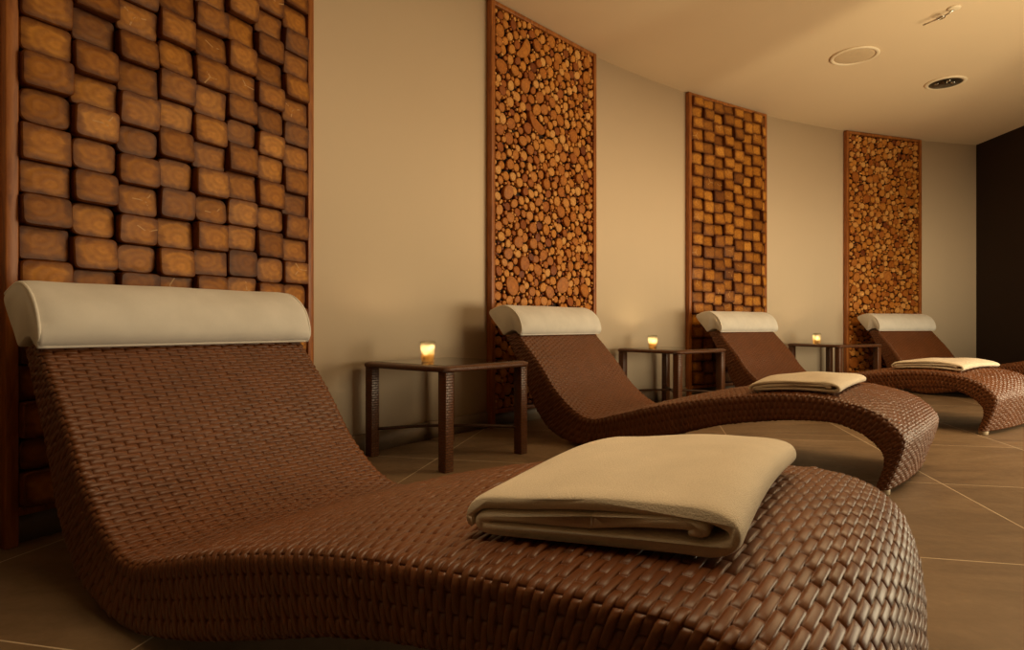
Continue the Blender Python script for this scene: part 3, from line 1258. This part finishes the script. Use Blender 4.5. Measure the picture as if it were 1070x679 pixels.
def slice_panel(px0, px1, label, group, seed, big):
    r = random.Random(seed)
    root, width = panel_root('log_slice_panel', px0, px1, label, 'wall panel', group)
    panel_frame(root, width)
    hw = width / 2 - FW
    z0, z1 = PB + FW * 0.8, PT - FW * 0.8
    placed = []                                       # (x, z, radius)
    cell = 0.1
    gridd = {}

    def ok(x, z, rad, slack):
        if abs(x) + rad * 0.98 > hw or z - rad * 0.98 < z0 or z + rad * 0.98 > z1:
            return False
        gx, gz = int(x // cell), int(z // cell)
        for i in range(gx - 3, gx + 4):
            for j in range(gz - 3, gz + 4):
                for (a, b, q) in gridd.get((i, j), ()):
                    if (a - x) ** 2 + (b - z) ** 2 < ((q + rad) * slack) ** 2:
                        return False
        return True

    def put(x, z, rad):
        gridd.setdefault((int(x // cell), int(z // cell)), []).append((x, z, rad))
    ps = []
    beans = 4 if big else 2
    specs = []
    # large irregular slices first
    for k_ in range(600):
        if len(specs) >= beans:
            break
        x, z = r.uniform(-hw, hw), r.uniform(z0, z1)
        ang = r.uniform(-0.9, 0.9)
        L = r.uniform(0.085, 0.12)
        cs = [(x + math.cos(ang) * L * t, z + math.sin(ang) * L * t, 0.062 - 0.016 * t) for t in (-0.8, 0, 0.8)]
        if all(ok(a, b, q, 1.0) for a, b, q in cs):
            for a, b, q in cs:
                put(a, b, q)
            out = []
            for i in range(28):
                t = 2 * math.pi * i / 28
                u = L * 1.32 * math.cos(t)
                v = (0.056 - 0.014 * math.cos(t)) * math.copysign(abs(math.sin(t)) ** 0.72, math.sin(t))
                v += 0.022 * (u / L) ** 2 - 0.015
                out.append((u * math.cos(ang) - v * math.sin(ang), u * math.sin(ang) + v * math.cos(ang)))
            specs.append((x, z, out, 0.085))
    radii = [0.088] * (9 if big else 7) + [0.070] * 14
    radii += [0.056] * 90 + [0.048] * 240 + [0.041] * 330 + [0.032] * 280 + [0.022] * 380 + [0.015] * 600 + [0.010] * 400
    for rad in radii:
        rad *= r.uniform(0.88, 1.12)
        for tr in range(60):
            x, z = r.uniform(-hw + rad, hw - rad), r.uniform(z0 + rad, z1 - rad)
            if ok(x, z, rad, 0.97):
                put(x, z, rad)
                el_ = r.uniform(0.86, 1.0)
                ph = r.uniform(0, 6.28)
                n = 22 if rad > 0.03 else (14 if rad > 0.016 else 10)
                out = []
                for i in range(n):
                    t = 2 * math.pi * i / n
                    q = rad * (1 + 0.04 * math.sin(2 * t + ph) + 0.03 * math.sin(3 * t + ph * 2))
                    u, v = q * math.cos(t), q * el_ * math.sin(t)
                    out.append((u * math.cos(ph) - v * math.sin(ph), u * math.sin(ph) + v * math.cos(ph)))
                specs.append((x, z, out, rad))
                break
    for (x, z, out, rad) in specs:
        d = r.uniform(0.040, 0.066) + (0.006 if rad > 0.055 else 0)
        tone = min(1, max(0, r.gauss(0.62, 0.26) if rad < 0.055 else r.gauss(0.45, 0.06)))
        if rad < 0.022:
            tone = min(1, max(0, r.gauss(0.5, 0.35)))
        vs, fs, lc = piece(out, d, r.random(), min(0.005, rad * 0.18), 0.0015, (r.uniform(-.10, .10), r.uniform(-.10, .10)))
        ps.append((x, z, vs, fs, lc, tone, rad * (1 if z > 1.0 else 0.5)))
    pieces_to_parts(root, ps, 'log_slice', M_SLICE, None)
    return root


block_panel(-3, 320, 'wide framed panel of square wood blocks at far left, behind the nearest chaise longue', 1.0, 'framed wood block panels', 11)
slice_panel(508, 618, 'framed panel of pale round log slices standing behind the second chaise longue', 'framed log slice panels', 5, True)
block_panel(716, 797, 'narrow framed panel of square wood blocks behind the third chaise longue', 0.9, 'framed wood block panels', 23)
slice_panel(881, 959, 'framed panel of golden round log slices near the dark wall, behind the farthest chaise longue', 'framed log slice panels', 31, False)

# ------------------------------------------------------------------ ceiling fittings
r_ = empty('ceiling_speaker', (4.03 * S, 7.32 * S, H * S))
tag(r_, 'round flush loudspeaker with cream grille in the ceiling', 'speaker')
m_ = MB()
m_.lathe([(0.215 * S, -0.001), (0.262 * S, -0.001), (0.262 * S, -0.006), (0.245 * S, -0.012), (0.220 * S, -0.010), (0.215 * S, -0.001)], 48, close_ends=False)
m_.build('rim', M_WHITEPL, r_)
m_ = MB()
m_.lathe([(0.001, -0.008), (0.10 * S, -0.0085), (0.2 * S, -0.007), (0.218 * S, -0.004), (0.216 * S, 0.0)], 48)
m_.build('grille', M_GRILLE, r_)

r_ = empty('downlight', (5.665 * S, 8.128 * S, H * S))
tag(r_, 'round recessed downlight with shiny dark reflector, switched off, in the ceiling', 'ceiling lamp')
m_ = MB()
m_.lathe([(0.185 * S, -0.001), (0.235 * S, -0.001), (0.235 * S, -0.005), (0.215 * S, -0.011), (0.190 * S, -0.010), (0.185 * S, -0.001)], 48, close_ends=False)
m_.build('trim_ring', M_WHITEPL, r_)
m_ = MB()
m_.lathe([(0.186 * S, -0.010), (0.15 * S, -0.005), (0.09 * S, -0.002), (0.001, -0.0015)], 48)
m_.build('reflector', M_DARKREF, r_)
for k_, (ax, ay) in enumerate(((-0.10, 0.02), (-0.02, -0.09), (0.08, -0.03))):
    m_ = MB()
    m_.lathe([(0.001, -0.016), (0.014, -0.013), (0.02, -0.006), (0.018, -0.002)], 16)
    b_ = m_.build('bulb', M_METAL, r_, (ax * S, ay * S, 0))

r_ = empty('ceiling_sprinkler', (4.418 * S, 6.216 * S, H * S))
tag(r_, 'small metal sprinkler with a thin side arm hanging under the ceiling', 'sprinkler')
m_ = MB()
m_.lathe([(0.060 * S, -0.0005), (0.060 * S, -0.004), (0.040 * S, -0.009), (0.018 * S, -0.010)], 24)
m_.build('cover_plate', M_WHITEPL, r_)
dv = Vector((4.29 - 4.418, 6.49 - 6.216, 0))
m_ = MB()
m_.tube([dv * 0.0 + Vector((0, 0, -0.012 / S)), dv * 0.25 + Vector((0, 0, -0.022 / S)), dv * 0.6 + Vector((0, 0, -0.025 / S)), dv * 1.0 + Vector((0, 0, -0.025 / S))], 0.0045 / S, 8)
m_.v = [(a * S, b * S, c * S) for a, b, c in m_.v]
m_.build('arm', M_METAL, r_)
m_ = MB()
ctr = dv * 0.42 * S + Vector((0, 0, -0.026))
m_.tube([ctr + Vector((0.020 * math.cos(q), 0.020 * math.sin(q), 0)) for q in np.linspace(0, 2 * math.pi, 20, endpoint=False)], 0.004, 8, closed=True)
m_.build('deflector_ring', M_METAL, r_)
